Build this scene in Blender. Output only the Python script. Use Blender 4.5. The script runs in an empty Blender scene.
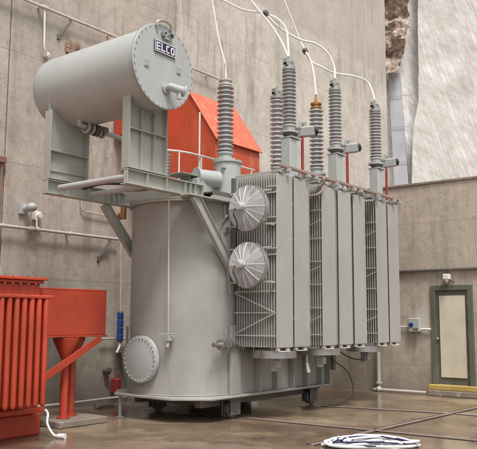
import bpy, bmesh, math, random
from mathutils import Vector, Matrix
random.seed(7)
R = math.radians
scene = bpy.context.scene
COL = scene.collection
PI = math.pi

# ------------------------------------------------------------------ materials
def nt(m):
    m.use_nodes = True
    t = m.node_tree
    return t, t.nodes, t.links, t.nodes['Principled BSDF']

def ramp(N, L, src, stops):
    r = N.new('ShaderNodeValToRGB')
    e = r.color_ramp.elements
    while len(e) < len(stops): e.new(0.5)
    for i, (p, c) in enumerate(stops):
        e[i].position = p
        e[i].color = (c[0], c[1], c[2], 1) if not isinstance(c, (int, float)) else (c, c, c, 1)
    L.new(src, r.inputs[0])
    return r.outputs[0]

def mixc(N, L, fac, a, b, mode='MIX'):
    m = N.new('ShaderNodeMix'); m.data_type = 'RGBA'; m.blend_type = mode
    for sock, v in ((m.inputs[0], fac), (m.inputs[6], a), (m.inputs[7], b)):
        if hasattr(v, 'is_linked') or isinstance(v, bpy.types.NodeSocket): L.new(v, sock)
        elif isinstance(v, (int, float)): sock.default_value = v if sock.type == 'VALUE' else (v, v, v, 1)
        else: sock.default_value = (v[0], v[1], v[2], 1)
    return m.outputs[2]

def noise(N, L, co, scale, detail=4, rough=.55, sc=(1, 1, 1), dist=0):
    mp = N.new('ShaderNodeMapping'); mp.inputs['Scale'].default_value = sc
    L.new(co, mp.inputs[0])
    n = N.new('ShaderNodeTexNoise'); n.inputs['Scale'].default_value = scale
    n.inputs['Detail'].default_value = detail; n.inputs['Roughness'].default_value = rough
    n.inputs['Distortion'].default_value = dist
    L.new(mp.outputs[0], n.inputs[0])
    return n.outputs[0]

def math_(N, L, op, a, b=None, c=None):
    m = N.new('ShaderNodeMath'); m.operation = op
    for i, v in enumerate((a, b, c)):
        if v is None: continue
        if isinstance(v, (int, float)): m.inputs[i].default_value = v
        else: L.new(v, m.inputs[i])
    return m.outputs[0]

def geo_co(N): return N.new('ShaderNodeNewGeometry').outputs['Position']

def bump(N, L, p, h, strength, dist=.01):
    b = N.new('ShaderNodeBump'); b.inputs['Strength'].default_value = strength
    b.inputs['Distance'].default_value = dist
    L.new(h, b.inputs['Height']); L.new(b.outputs[0], p.inputs['Normal'])

def paint(name, col, rough=.45, metal=0, var=.12, dirt=(.2, .16, .12), dirt_amt=.35, streak=True, bmp=.08):
    m = bpy.data.materials.new(name); t, N, L, p = nt(m)
    co = geo_co(N)
    n1 = noise(N, L, co, 1.6, 5)
    n2 = noise(N, L, co, 22, 4, .6)
    lo = tuple(c*(1-var) for c in col); hi = tuple(min(1, c*(1+var)) for c in col)
    c = ramp(N, L, n1, [(.3, lo), (.7, hi)])
    if streak:
        s = noise(N, L, co, 7, 5, .65, (1, 1, .12))
        sm = ramp(N, L, s, [(.55, 0), (.78, 1)])
        c = mixc(N, L, math_(N, L, 'MULTIPLY', sm, dirt_amt), c, dirt)
    sp = ramp(N, L, n2, [(.62, 0), (.72, 1)])
    c = mixc(N, L, math_(N, L, 'MULTIPLY', sp, dirt_amt*.35), c, dirt)
    if streak:      # broad faded / water-marked areas and small rust freckles
        c = mixc(N, L, .5, c, ramp(N, L, noise(N, L, co, .9, 7, .7, (1, 1, .35)), [(.32, .78), (.5, 1.0), (.7, 1.12)]), 'MULTIPLY')
        fr = ramp(N, L, noise(N, L, co, 48, 3, .8), [(.70, 0), (.74, 1)])
        c = mixc(N, L, math_(N, L, 'MULTIPLY', fr, dirt_amt*.8), c, (.16, .085, .045))
    L.new(c, p.inputs['Base Color'])
    p.inputs['Metallic'].default_value = metal
    L.new(ramp(N, L, n2, [(.3, rough*.8), (.7, min(1, rough*1.25))]), p.inputs['Roughness'])
    if bmp: bump(N, L, p, noise(N, L, co, 60, 2), bmp, .004)
    return m

M = {}
M['grey'] = paint('grey_paint', (.315, .31, .288), .5, 0, .09, (.2, .175, .14), .5)
M['greyc'] = paint('conservator_paint', (.405, .425, .42), .42, 0, .05, (.3, .29, .26), .3)
M['fin'] = paint('radiator_paint', (.36, .352, .328), .5, 0, .06, (.26, .24, .2), .3)
M['greygreen'] = paint('frame_paint', (.37, .38, .34), .5, 0, .09, (.3, .27, .22), .4)
M['darkgrey'] = paint('dark_grey_paint', (.13, .12, .11), .55, 0, .2, (.1, .07, .05), .5)
M['red'] = paint('red_oxide_paint', (.40, .048, .02), .55, 0, .2, (.22, .045, .028), .9)
M['redback'] = paint('faded_orange_paint', (.53, .08, .032), .5, 0, .1, (.68, .25, .16), .5)
M['redroof'] = paint('weathered_red_paint', (.64, .15, .08), .5, 0, .14, (.78, .45, .35), .9)
M['white'] = paint('white_paint', (.75, .73, .70), .45, 0, .05, (.5, .45, .4), .3)
M['pinkpipe'] = paint('pale_pipe_paint', (.55, .51, .47), .45, .2, .1, (.3, .2, .16), .5)
M['edgerail'] = paint('weathered_brown_channel', (.28, .21, .175), .6, 0, .2, (.14, .07, .04), .5)
M['brown'] = paint('rust_brown_paint', (.23, .13, .095), .6, 0, .2, (.12, .05, .03), .6)
M['rustred'] = paint('dark_red_paint', (.28, .035, .03), .5, 0, .15)
M['steel'] = paint('galvanised_steel', (.5, .5, .5), .38, .85, .1, (.3, .28, .26), .4)
M['rail'] = paint('worn_rail_steel', (.36, .28, .245), .4, .3, .2, (.2, .1, .07), .6)
M['insul'] = paint('grey_porcelain', (.40, .395, .40), .25, 0, .1, (.2, .19, .2), .2, False, 0)
M['copper'] = paint('aged_brass', (.42, .2, .07), .4, .7, .2)
M['black'] = paint('black_rubber', (.02, .02, .022), .5, 0, .2)
M['navy'] = paint('navy_sign', (.012, .012, .07), .35, 0, .05, (.02, .02, .08), .1, False, 0)
M['blue'] = paint('blue_plastic', (.02, .05, .22), .3, 0, .1, (.1, .1, .2), .2)
M['cable'] = paint('white_cable', (.78, .77, .76), .5, 0, .05, (.5, .5, .5), .2, False)
M['doorframe'] = paint('green_grey_door_paint', (.12, .125, .10), .5, 0, .15, (.08, .07, .05), .5)
M['cream'] = paint('cream_door_paint', (.62, .555, .44), .5, 0, .08, (.45, .36, .25), .5)
M['yellow'] = paint('worn_yellow_paint', (.42, .30, .09), .7, 0, .2, (.25, .2, .13), 1.3)
M['dirtywhite'] = paint('hose_white', (.72, .72, .72), .45, 0, .08, (.4, .4, .42), .4, False)

def guard_mat():
    m = bpy.data.materials.new('bright_wire'); t, N, L, p = nt(m)
    p.inputs['Base Color'].default_value = (.66, .67, .69, 1)
    p.inputs['Metallic'].default_value = .2; p.inputs['Roughness'].default_value = .4
    return m
M['wire'] = guard_mat()
M['motor'] = paint('cast_motor_grey', (.42, .41, .39), .45, 0, .08)
M['sensor'] = paint('weathered_zinc', (.33, .34, .33), .45, .3, .12)

def fan_mat():
    m = bpy.data.materials.new('aluminium_blade'); t, N, L, p = nt(m)
    c = ramp(N, L, noise(N, L, geo_co(N), 9, 3), [(.3, (.68, .68, .7)), (.7, (.86, .86, .88))])
    L.new(c, p.inputs['Base Color'])
    p.inputs['Metallic'].default_value = .6; p.inputs['Roughness'].default_value = .38
    return m
M['blade'] = fan_mat()

def concrete(name, base, joints=None, upper=None, wet=0.0, axis=0, splash=None):
    m = bpy.data.materials.new(name); t, N, L, p = nt(m)
    co = geo_co(N)
    n0 = noise(N, L, co, .35, 5, .6)
    n1 = noise(N, L, co, 2.2, 8, .65)
    n2 = noise(N, L, co, 26, 6, .7)
    st = noise(N, L, co, 4.5, 6, .7, (1, 1, .09))
    lo = tuple(c*.78 for c in base); hi = tuple(c*1.12 for c in base)
    c = ramp(N, L, n0, [(.3, lo), (.7, hi)])
    c = mixc(N, L, .55, c, ramp(N, L, n1, [(.3, .72), (.5, 1.0), (.72, 1.2)]), 'MULTIPLY')
    c = mixc(N, L, .5, c, ramp(N, L, n2, [(.28, .62), (.5, 1.0), (.75, 1.12)]), 'MULTIPLY')
    msk = ramp(N, L, noise(N, L, co, .5, 3), [(.38, .05), (.62, .85)])
    c = mixc(N, L, msk, c, ramp(N, L, st, [(.34, .56), (.52, 1.0), (.75, 1.12)]), 'MULTIPLY')
    c = mixc(N, L, .6, c, ramp(N, L, noise(N, L, co, 7, 9, .8), [(.36, .74), (.5, 1.0), (.66, 1.16)]), 'MULTIPLY')
    # pale efflorescence blotches
    eff = ramp(N, L, noise(N, L, co, 1.3, 9, .75, (1, 1, .6)), [(.58, 0), (.68, 1)])
    c = mixc(N, L, math_(N, L, 'MULTIPLY', eff, .5), c, (.66, .62, .56))
    # rusty ochre runs
    och = ramp(N, L, noise(N, L, co, .8, 6, .7, (1.4, 1.4, .25)), [(.6, 0), (.75, 1)])
    c = mixc(N, L, math_(N, L, 'MULTIPLY', och, .3), c, (.26, .17, .1))
    sep = N.new('ShaderNodeSeparateXYZ'); L.new(co, sep.inputs[0])
    z = sep.outputs[2]; ax = sep.outputs[axis]
    zw = math_(N, L, 'ADD', z, math_(N, L, 'MULTIPLY', math_(N, L, 'SUBTRACT', n1, .5), .05))
    jsum = None
    if joints:
        z0, per = joints
        for (v, off, pr, wd, am) in ((zw, z0, per, .011, .36), (ax, .35, .61, .005, .16), (zw, .1, .203, .004, .10)):
            q = math_(N, L, 'WRAP', math_(N, L, 'SUBTRACT', v, off), pr/2, -pr/2)
            q = math_(N, L, 'ABSOLUTE', q)
            q = math_(N, L, 'LESS_THAN', q, wd)
            q = math_(N, L, 'MULTIPLY', q, am)
            c = mixc(N, L, q, c, tuple(b*.42 for b in base))
            jsum = q if jsum is None else math_(N, L, 'ADD', jsum, q)
    if joints:   # form-tie holes on a grid and a few mortar patches
        hx = math_(N, L, 'WRAP', math_(N, L, 'SUBTRACT', ax, .1), .61, -.61)
        hz = math_(N, L, 'WRAP', math_(N, L, 'SUBTRACT', z, joints[0]-.5), .52, -.52)
        dd = math_(N, L, 'SQRT', math_(N, L, 'ADD', math_(N, L, 'MULTIPLY', hx, hx), math_(N, L, 'MULTIPLY', hz, hz)))
        hole = math_(N, L, 'LESS_THAN', dd, .017)
        halo = math_(N, L, 'MULTIPLY', math_(N, L, 'LESS_THAN', math_(N, L, 'ADD', dd, math_(N, L, 'MULTIPLY', math_(N, L, 'SUBTRACT', n2, .5), .1)), .05), .22)
        c = mixc(N, L, halo, c, (.58, .54, .48))
        c = mixc(N, L, math_(N, L, 'MULTIPLY', hole, .55), c, (.08, .065, .05))
    if upper:
        zz, uc = upper
        f = ramp(N, L, math_(N, L, 'SUBTRACT', zw, zz - .5), [(.5, 0), (.56, 1)])
        c = mixc(N, L, math_(N, L, 'MULTIPLY', f, .5), c, uc, 'MIX')
    if splash:   # dried white paint / mortar splash round a fitting
        py, pz, rad = splash
        dy = math_(N, L, 'SUBTRACT', sep.outputs[1], py); dz = math_(N, L, 'SUBTRACT', z, pz)
        d = math_(N, L, 'SQRT', math_(N, L, 'ADD', math_(N, L, 'MULTIPLY', dy, dy), math_(N, L, 'MULTIPLY', dz, dz)))
        d = math_(N, L, 'ADD', d, math_(N, L, 'MULTIPLY', math_(N, L, 'SUBTRACT', noise(N, L, co, 14, 5, .75), .5), .5))
        f = math_(N, L, 'MULTIPLY', math_(N, L, 'LESS_THAN', d, rad), .45)
        c = mixc(N, L, f, c, (.6, .57, .52))
    if wet:      # floor damp; the tall wall's high band also paints occlusion shade into the colour
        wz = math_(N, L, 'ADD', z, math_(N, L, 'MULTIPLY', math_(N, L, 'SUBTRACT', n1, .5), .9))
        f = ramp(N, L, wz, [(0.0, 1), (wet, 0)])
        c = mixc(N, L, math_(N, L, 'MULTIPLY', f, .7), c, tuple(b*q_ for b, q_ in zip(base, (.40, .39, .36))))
    L.new(c, p.inputs['Base Color'])
    p.inputs['Roughness'].default_value = .78
    h = math_(N, L, 'ADD', n2, math_(N, L, 'MULTIPLY', n1, 1.5))
    if jsum is not None: h = math_(N, L, 'SUBTRACT', h, math_(N, L, 'MULTIPLY', jsum, 1.5))
    bump(N, L, p, h, .35, .015)
    return m

M['tallwall'] = concrete('board_marked_concrete', (.43, .385, .33), (4.4, 2.08), (10.1, (.40, .34, .30)), 4.2, 0)  # high lower band: shade painted into the colour, besides damp
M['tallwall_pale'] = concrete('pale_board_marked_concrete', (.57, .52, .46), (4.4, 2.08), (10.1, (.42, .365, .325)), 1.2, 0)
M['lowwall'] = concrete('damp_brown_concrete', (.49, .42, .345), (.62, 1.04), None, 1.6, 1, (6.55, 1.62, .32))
M['plinth'] = concrete('plinth_concrete', (.25, .21, .17))

def floor_mat():
    m = bpy.data.materials.new('wet_concrete_floor'); t, N, L, p = nt(m)
    co = geo_co(N)
    n0 = noise(N, L, co, .45, 6, .62)
    n1 = noise(N, L, co, 2.6, 8, .68)
    n2 = noise(N, L, co, 34, 5, .7)
    c = ramp(N, L, n0, [(.3, (.10, .072, .048)), (.48, (.185, .135, .09)), (.66, (.29, .225, .155))])
    c = mixc(N, L, .7, c, ramp(N, L, n1, [(.3, .75), (.52, 1.0), (.75, 1.2)]), 'MULTIPLY')
    c = mixc(N, L, .5, c, ramp(N, L, n2, [(.3, .6), (.5, 1.0), (.7, 1.15)]), 'MULTIPLY')
    och = ramp(N, L, noise(N, L, co, .9, 6, .7, (1, 1.6, 1), 1.2), [(.55, 0), (.68, 1)])
    c = mixc(N, L, math_(N, L, 'MULTIPLY', och, .22), c, (.26, .18, .10))
    dm = N.new('ShaderNodeVectorMath'); dm.operation = 'ADD'
    nz = N.new('ShaderNodeTexNoise'); nz.inputs['Scale'].default_value = 1.7; nz.inputs['Detail'].default_value = 6
    L.new(co, nz.inputs[0]); sc_ = N.new('ShaderNodeVectorMath'); sc_.operation = 'SCALE'; sc_.inputs['Scale'].default_value = .9
    L.new(nz.outputs[1], sc_.inputs[0]); L.new(co, dm.inputs[0]); L.new(sc_.outputs[0], dm.inputs[1])
    vo = N.new('ShaderNodeTexVoronoi'); vo.feature = 'DISTANCE_TO_EDGE'; vo.inputs['Scale'].default_value = .22
    L.new(dm.outputs[0], vo.inputs[0])
    ck = math_(N, L, 'MULTIPLY', math_(N, L, 'LESS_THAN', vo.outputs[0], .0016), .3)
    c = mixc(N, L, ck, c, (.05, .04, .03))
    gr = ramp(N, L, noise(N, L, co, 90, 3, .8), [(.66, 0), (.72, 1)])
    c = mixc(N, L, math_(N, L, 'MULTIPLY', gr, .35), c, (.4, .35, .28))
    oil = ramp(N, L, noise(N, L, co, 1.1, 5, .6, (1, 1, 1), .4), [(.3, 1), (.38, 0)])
    c = mixc(N, L, math_(N, L, 'MULTIPLY', oil, .6), c, (.05, .04, .03))
    L.new(c, p.inputs['Base Color'])
    pud = noise(N, L, co, .8, 6, .6, (1, 1, 1), .6)
    r = ramp(N, L, math_(N, L, 'ADD', math_(N, L, 'MULTIPLY', pud, .75), math_(N, L, 'MULTIPLY', n1, .25)), [(.42, .05), (.5, .16), (.58, .45)])
    L.new(r, p.inputs['Roughness'])
    p.inputs['Specular IOR Level'].default_value = .6
    h = math_(N, L, 'ADD', math_(N, L, 'MULTIPLY', n2, .5), math_(N, L, 'MULTIPLY', n1, .8))
    bump(N, L, p, h, .22, .006)
    return m
M['floor'] = floor_mat()

def dam_mat(name, base, streaks=True):
    m = bpy.data.materials.new(name); t, N, L, p = nt(m)
    tc = N.new('ShaderNodeTexCoord').outputs['Object']
    rt = N.new('ShaderNodeMapping'); rt.inputs['Rotation'].default_value = (0, R(16), 0)
    L.new(tc, rt.inputs[0]); co = rt.outputs[0]
    a = noise(N, L, co, 1.0, 9, .78, (1.5, .25, .10))
    rt2 = N.new('ShaderNodeMapping'); rt2.inputs['Rotation'].default_value = (0, R(-38), 0)
    L.new(tc, rt2.inputs[0])
    b = noise(N, L, rt2.outputs[0], .5, 9, .8, (.35, .3, 1.1))
    d = noise(N, L, co, .12, 4, .6)
    c = ramp(N, L, d, [(.35, tuple(x*.82 for x in base)), (.65, base)])
    if streaks:
        c = mixc(N, L, .55, c, ramp(N, L, a, [(.3, (.62, .57, .51)), (.5, (1, 1, 1)), (.64, (1.42, 1.44, 1.47))]), 'MULTIPLY')
        c = mixc(N, L, .75, c, ramp(N, L, b, [(.36, (.78, .71, .63)), (.52, (1, 1, 1)), (.66, (1.15, 1.15, 1.15))]), 'MULTIPLY')
    else:
        c = mixc(N, L, .5, c, ramp(N, L, a, [(.3, .75), (.6, 1.08)]), 'MULTIPLY')
    L.new(c, p.inputs['Base Color']); p.inputs['Roughness'].default_value = 1.0; p.inputs['Specular IOR Level'].default_value = .1
    return m
M['dam'] = dam_mat('streaked_dam_concrete', (.60, .585, .555))
M['abut'] = dam_mat('pale_abutment_concrete', (.80, .79, .77), True)
M['pier'] = dam_mat('grey_pier_concrete', (.44, .435, .46), False)

def rock_mat():
    m = bpy.data.materials.new('red_brown_rock'); t, N, L, p = nt(m)
    co = geo_co(N)
    a = noise(N, L, co, .9, 10, .8); b = noise(N, L, co, .2, 5, .6)
    c = ramp(N, L, a, [(.3, (.14, .08, .055)), (.45, (.4, .26, .19)), (.52, (.62, .48, .39)), (.6, (.82, .76, .7))])
    c = mixc(N, L, .6, c, ramp(N, L, b, [(.35, .5), (.65, 1.2)]), 'MULTIPLY')
    L.new(c, p.inputs['Base Color']); p.inputs['Roughness'].default_value = .9
    bump(N, L, p, a, .8, 1.0)
    return m
M['rock'] = rock_mat()
M['patch'] = paint('rusty_broken_concrete', (.30, .2, .14), .9, 0, .6, (.1, .05, .03), 1.0)
M['groove'] = paint('wet_groove_grime', (.03, .022, .016), .8, 0, .4)
M['earth'] = paint('gravelly_earth', (.2, .16, .12), .9, 0, .2)

# ------------------------------------------------------------------ mesh builder
class MB:
    def __init__(s): s.bm = bmesh.new()
    def box(s, c, d, rot=None, bev=.004):
        r = bmesh.ops.create_cube(s.bm, size=1)
        vs = r['verts']
        m = Matrix.Translation(Vector(c)) @ (rot.to_4x4() if rot else Matrix()) @ Matrix.Diagonal((*d, 1))
        bmesh.ops.transform(s.bm, matrix=m, verts=vs)
        b = min(bev, min(d)*.3)
        if b > .0005:
            es = list({e for v in vs for e in v.link_edges})
            bmesh.ops.bevel(s.bm, geom=es, offset=b, segments=1, affect='EDGES', profile=.5)
        return s
    def bx(s, x0, x1, y0, y1, z0, z1, bev=.004):
        return s.box(((x0+x1)/2, (y0+y1)/2, (z0+z1)/2), (abs(x1-x0), abs(y1-y0), abs(z1-z0)), None, bev)
    def bar(s, a, b, w, h, bev=.004, up=(0, 0, 1)):       # rectangular bar from a to b
        a = Vector(a); b = Vector(b); d = b-a; x = d.normalized(); u = Vector(up)
        y = u.cross(x)
        if y.length < 1e-4: y = Vector((0, 1, 0)).cross(x)
        y.normalize(); z = x.cross(y)
        return s.box((a+b)/2, (d.length, w, h), Matrix((x, y, z)).transposed(), bev)
    def cyl(s, a, b, r, r2=None, n=24):
        a = Vector(a); b = Vector(b); r2 = r if r2 is None else r2
        d = b-a; q = d.to_track_quat('Z', 'Y').to_matrix().to_4x4()
        m = Matrix.Translation((a+b)/2) @ q
        bmesh.ops.create_cone(s.bm, cap_ends=True, segments=n, radius1=r, radius2=r2, depth=d.length, matrix=m)
        return s
    def tube(s, pts, r, n=8, smooth=True, caps=True):
        P = [Vector(p) for p in pts]
        if smooth and len(P) > 2:
            Q = []
            for i in range(len(P)-1):
                p0 = P[max(i-1, 0)]; p1 = P[i]; p2 = P[i+1]; p3 = P[min(i+2, len(P)-1)]
                for k in range(6):
                    t = k/6
                    Q.append(.5*((2*p1)+(-p0+p2)*t+(2*p0-5*p1+4*p2-p3)*t*t+(-p0+3*p1-3*p2+p3)*t**3))
            Q.append(P[-1]); P = Q
        rings = []; prev = None
        for i, p in enumerate(P):
            d = (P[min(i+1, len(P)-1)]-P[max(i-1, 0)]).normalized()
            if prev is None:
                u = d.orthogonal().normalized()
            else:
                u = (prev-d*prev.dot(d)).normalized()
            prev = u; v = d.cross(u)
            rings.append([s.bm.verts.new(p+u*r*math.cos(2*PI*k/n)+v*r*math.sin(2*PI*k/n)) for k in range(n)])
        for a, b in zip(rings, rings[1:]):
            for k in range(n): s.bm.faces.new((a[k], a[(k+1) % n], b[(k+1) % n], b[k]))
        if caps:
            s.bm.faces.new(rings[0][::-1]); s.bm.faces.new(rings[-1])
        return s
    def lathe(s, prof, org, axis=(0, 0, 1), n=32):       # prof: (radius, height)
        q = Vector(axis).to_track_quat('Z', 'Y').to_matrix(); o = Vector(org)
        rings = []
        for r, h in prof:
            if r < 1e-5: rings.append([s.bm.verts.new(o+q@Vector((0, 0, h)))])
            else: rings.append([s.bm.verts.new(o+q@Vector((r*math.cos(2*PI*k/n), r*math.sin(2*PI*k/n), h))) for k in range(n)])
        for a, b in zip(rings, rings[1:]):
            if len(a) == 1 and len(b) == 1: continue
            for k in range(n):
                k2 = (k+1) % n
                if len(a) == 1: s.bm.faces.new((a[0], b[k2], b[k]))
                elif len(b) == 1: s.bm.faces.new((a[k], a[k2], b[0]))
                else: s.bm.faces.new((a[k], a[k2], b[k2], b[k]))
        return s
    def prism(s, poly, z0, z1, bev=0, frame=None):
        f = frame or (lambda x, y, z: Vector((x, y, z)))
        lo = [s.bm.verts.new(f(x, y, z0)) for x, y in poly]
        hi = [s.bm.verts.new(f(x, y, z1)) for x, y in poly]
        fs = [s.bm.faces.new(lo[::-1]), s.bm.faces.new(hi)]
        n = len(poly)
        for k in range(n): fs.append(s.bm.faces.new((lo[k], lo[(k+1) % n], hi[(k+1) % n], hi[k])))
        if bev:
            es = list({e for fc in fs for e in fc.edges})
            bmesh.ops.bevel(s.bm, geom=es, offset=bev, segments=1, affect='EDGES', profile=.5)
        return s
    def ball(s, c, r, sc=(1, 1, 1), n=16):
        bmesh.ops.create_uvsphere(s.bm, u_segments=n, v_segments=n//2, radius=r, matrix=Matrix.Translation(Vector(c)) @ Matrix.Diagonal((*sc, 1)))
        return s
    def bolts(s, c, axis, rad, n, r=.013, h=.02):
        q = Vector(axis).to_track_quat('Z', 'Y').to_matrix(); c = Vector(c)
        for k in range(n):
            o = c+q@Vector((rad*math.cos(2*PI*k/n), rad*math.sin(2*PI*k/n), 0))
            s.cyl(o, o+Vector(axis).normalized()*h, r, n=6)
        return s
    def build(s, name, mat, parent=None, angle=35):
        bm = s.bm
        bmesh.ops.recalc_face_normals(bm, faces=bm.faces[:])
        org = Vector((0, 0, 0))
        if parent is not None:
            org = parent['_org'] if '_org' in parent.keys() else (0, 0, 0)
            org = Vector(org)
            bmesh.ops.translate(bm, verts=bm.verts[:], vec=-org)
        for f in bm.faces: f.smooth = True
        lim = R(angle)
        for e in bm.edges:
            if len(e.link_faces) != 2 or e.calc_face_angle(9) > lim: e.smooth = False
        me = bpy.data.meshes.new(name); bm.to_mesh(me); bm.free()
        me.materials.append(mat)
        o = bpy.data.objects.new(name, me); COL.objects.link(o)
        if parent is not None:
            o.parent = parent; o['_org'] = tuple(org)
        return o

def build_each(s, name, mat, parent=None, angle=35):
    '''one object per separate piece; islands whose bounds touch stay together'''
    bm = s.bm; bm.verts.index_update(); bm.verts.ensure_lookup_table(); seen = set(); isl = []
    for v in bm.verts:
        if v.index in seen: continue
        st = [v]; seen.add(v.index); comp = []
        while st:
            q = st.pop(); comp.append(q.index)
            for e in q.link_edges:
                o = e.other_vert(q)
                if o.index not in seen: seen.add(o.index); st.append(o)
        P = [bm.verts[i].co for i in comp]
        isl.append([[min(p[k] for p in P) for k in range(3)], [max(p[k] for p in P) for k in range(3)], comp])
    merged = True; e_ = .004
    while merged:
        merged = False
        for i in range(len(isl)):
            for j in range(i+1, len(isl)):
                a, b = isl[i], isl[j]
                if all(a[0][k]-e_ <= b[1][k] and b[0][k]-e_ <= a[1][k] for k in range(3)):
                    isl[i] = [[min(a[0][k], b[0][k]) for k in range(3)], [max(a[1][k], b[1][k]) for k in range(3)], a[2]+b[2]]
                    isl.pop(j); merged = True; break
            if merged: break
    out = []
    for _, _, comp in isl:
        n = MB(); mp = {}
        cs = set(comp)
        for i in comp: mp[i] = n.bm.verts.new(bm.verts[i].co)
        for f in bm.faces:
            if f.verts[0].index in cs: n.bm.faces.new([mp[v.index] for v in f.verts])
        out.append(n.build(name, mat, parent, angle))
    bm.free()
    return out
MB.build_each = build_each

def tag(o, label=None, cat=None, group=None, kind=None):
    if label: o['label'] = label
    if cat: o['category'] = cat
    if group: o['group'] = group
    if kind: o['kind'] = kind
    return o
def thing(name, label, cat, loc, group=None):
    o = bpy.data.objects.new(name, None); o.empty_display_size = .2; COL.objects.link(o)
    o.location = loc; o['_org'] = tuple(loc)
    return tag(o, label, cat, group)
def kids(o): return [c for c in list(COL.objects) if c.parent == o]
def dup(o, parent=None, off=None):
    c = o.copy(); COL.objects.link(c)
    if parent is not None: c.parent = parent
    if off is not None: c.location = Vector(o.location)+Vector(off)
    for ch in kids(o): dup(ch, c)
    return c

# ------------------------------------------------------------------ setting
g = MB(); g.bx(-700, 700, -700, 700, -1.2, -.35, 0); tag(g.build('terrain', M['earth']), kind='structure')
g = MB(); g.bx(-14, 40, -14, 20, -.34, 0, 0); tag(g.build('yard_floor', M['floor']), kind='structure')

# tall board-marked wall behind the transformer
XE = 22.95
w = thing('concrete_wall', 'tall board marked concrete building wall rising behind the grey transformer', 'wall', (6, 11.2, 0))
# pours separated by open vertical joints
edges = [-14, 1.4, 7.585, 12.02, 20.55, XE]
for a, b in zip(edges, edges[1:]):
    m = MB(); m.bx(a+.012, b-.012 if b != XE else b, 11.2, 17, 0, 17, .012)
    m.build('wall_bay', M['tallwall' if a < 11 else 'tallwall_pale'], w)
m = MB(); m.bx(-13.9, XE-.1, 11.24, 16.9, 0, 16.9, 0); m.build('joint_filler', M['darkgrey'], w)

# low yard wall with the door
lw = thing('concrete_wall', 'low brown concrete wall with the green framed door at the right', 'wall', (15.25, 5, 0))
DY0, DY1, DZ0, DZ1 = 5.565, 6.495, .24, 2.345
m = MB()
m.bx(15.25, 15.8, DY1, 11.19, 0, 4.60, 0); m.bx(15.25, 15.8, -14, DY0, 0, 4.60, 0)
m.bx(15.25, 15.8, DY0, DY1, DZ1, 4.60, 0); m.bx(15.25, 15.8, DY0, DY1, 0, DZ0, 0)
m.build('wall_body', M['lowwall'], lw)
m = MB(); m.bx(15.215, 15.84, -14, 11.19, 4.601, 4.66, .01); m.build('coping', M['plinth'], lw)
m = MB(); m.bx(15.17, 15.248, -14, 7.4, 2.665, 2.705, .006); m.build('ledge', M['darkgrey'], lw)
d = MB()
fw = .11
d.bx(15.20, 15.36, DY0, DY0+fw, DZ0, DZ1, .006); d.bx(15.20, 15.36, DY1-fw, DY1, DZ0, DZ1, .006)
d.bx(15.20, 15.36, DY0+fw+.001, DY1-fw-.001, DZ1-.11, DZ1, .006)
d.bx(15.262, 15.30, DY0+fw+.001, DY1-fw-.001, DZ0+.003, DZ1-.111, .004)
dr = d.build('door', M['doorframe'], lw)
d = MB(); d.bx(15.235, 15.2615, 5.745, 6.315, .385, 2.12, .006); d.build('door_panel', M['cream'], dr)
d = MB(); d.cyl((15.262, 6.35, 1.2), (15.19, 6.35, 1.2), .014); d.ball((15.185, 6.35, 1.2), .026); d.build('door_knob', M['steel'], dr)
d = MB()
for zz in (.5, 1.3, 2.0): d.cyl((15.252, 5.69, zz-.05), (15.252, 5.69, zz+.05), .012)
d.build_each('hinge', M['steel'], dr)
m = MB(); m.bx(15.03, 15.2, 5.0, 6.55, .003, .125, .015); st = m.build('step', M['plinth'], lw)
m = MB(); m.bx(15.045, 15.248, 5.02, 6.535, .128, .236, .012); m.build('yellow_sill', M['yellow'], lw)

# dam, abutment, pier and canyon rock far beyond the low wall
AZ = R(22.0); ef = Vector((math.cos(AZ), math.sin(AZ), 0)); er = Vector((math.sin(AZ), -math.cos(AZ), 0))
def far(lat, dist, z): return ef*dist+er*lat+Vector((0, 0, z))
def sheet(name, mat, lat, zz, dist, thick, label, cat, wob=0, seed=1):
    """a thick slab whose face is a grid; lat(z)->(l0,l1), dist(u,z)"""
    rnd = random.Random(seed)
    base = far(0, 200, 0)
    b = MB(); nu, nz = 40, 44; G = []
    for j in range(nz+1):
        z = zz[0]+(zz[1]-zz[0])*j/nz; l0, l1 = lat(z); row = []
        for i in range(nu+1):
            u = i/nu; l = l0+(l1-l0)*u
            row.append(b.bm.verts.new(far(l, dist(l, z)+wob*(rnd.random()-.5), z)))
        G.append(row)
    for j in range(nz):
        for i in range(nu): b.bm.faces.new((G[j][i], G[j][i+1], G[j+1][i+1], G[j+1][i]))
    border = [G[0][i] for i in range(nu+1)]+[G[j][nu] for j in range(1, nz+1)]+[G[nz][i] for i in range(nu-1, -1, -1)]+[G[j][0] for j in range(nz-1, 0, -1)]
    back = [b.bm.verts.new(v.co+ef*thick) for v in border]
    n = len(border)
    for k in range(n): b.bm.faces.new((border[k], border[(k+1) % n], back[(k+1) % n], back[k]))
    b.bm.faces.new(back)
    q = Matrix((er, ef, Vector((0, 0, 1)))).transposed().to_4x4()
    bmesh.ops.transform(b.bm, matrix=(Matrix.Translation(base) @ q).inverted(), verts=b.bm.verts[:])
    o = b.build(name, mat); o.matrix_world = Matrix.Translation(base) @ q
    return tag(o, label, cat)
from mathutils import noise as mn
def damleft(z):
    pts = [(-1, -9.5), (37, -8.2), (54, -7.6), (65, -5.7), (90, -5.4), (140, -4)]
    for (a, la), (c, lc) in zip(pts, pts[1:]):
        if z <= c:
            t = (z-a)/(c-a); return la+(lc-la)*t+.25*mn.noise(Vector((z*.35, 2, 0)))
    return pts[-1][1]
dam = sheet('dam', M['dam'], lambda z: (damleft(z), 170), (-1, 135), lambda l, z: 201+.13*max(0, z)+.0012*max(0, l)**2, 30,
      'streaked pale concrete dam face towering behind the low wall', 'dam')
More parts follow.
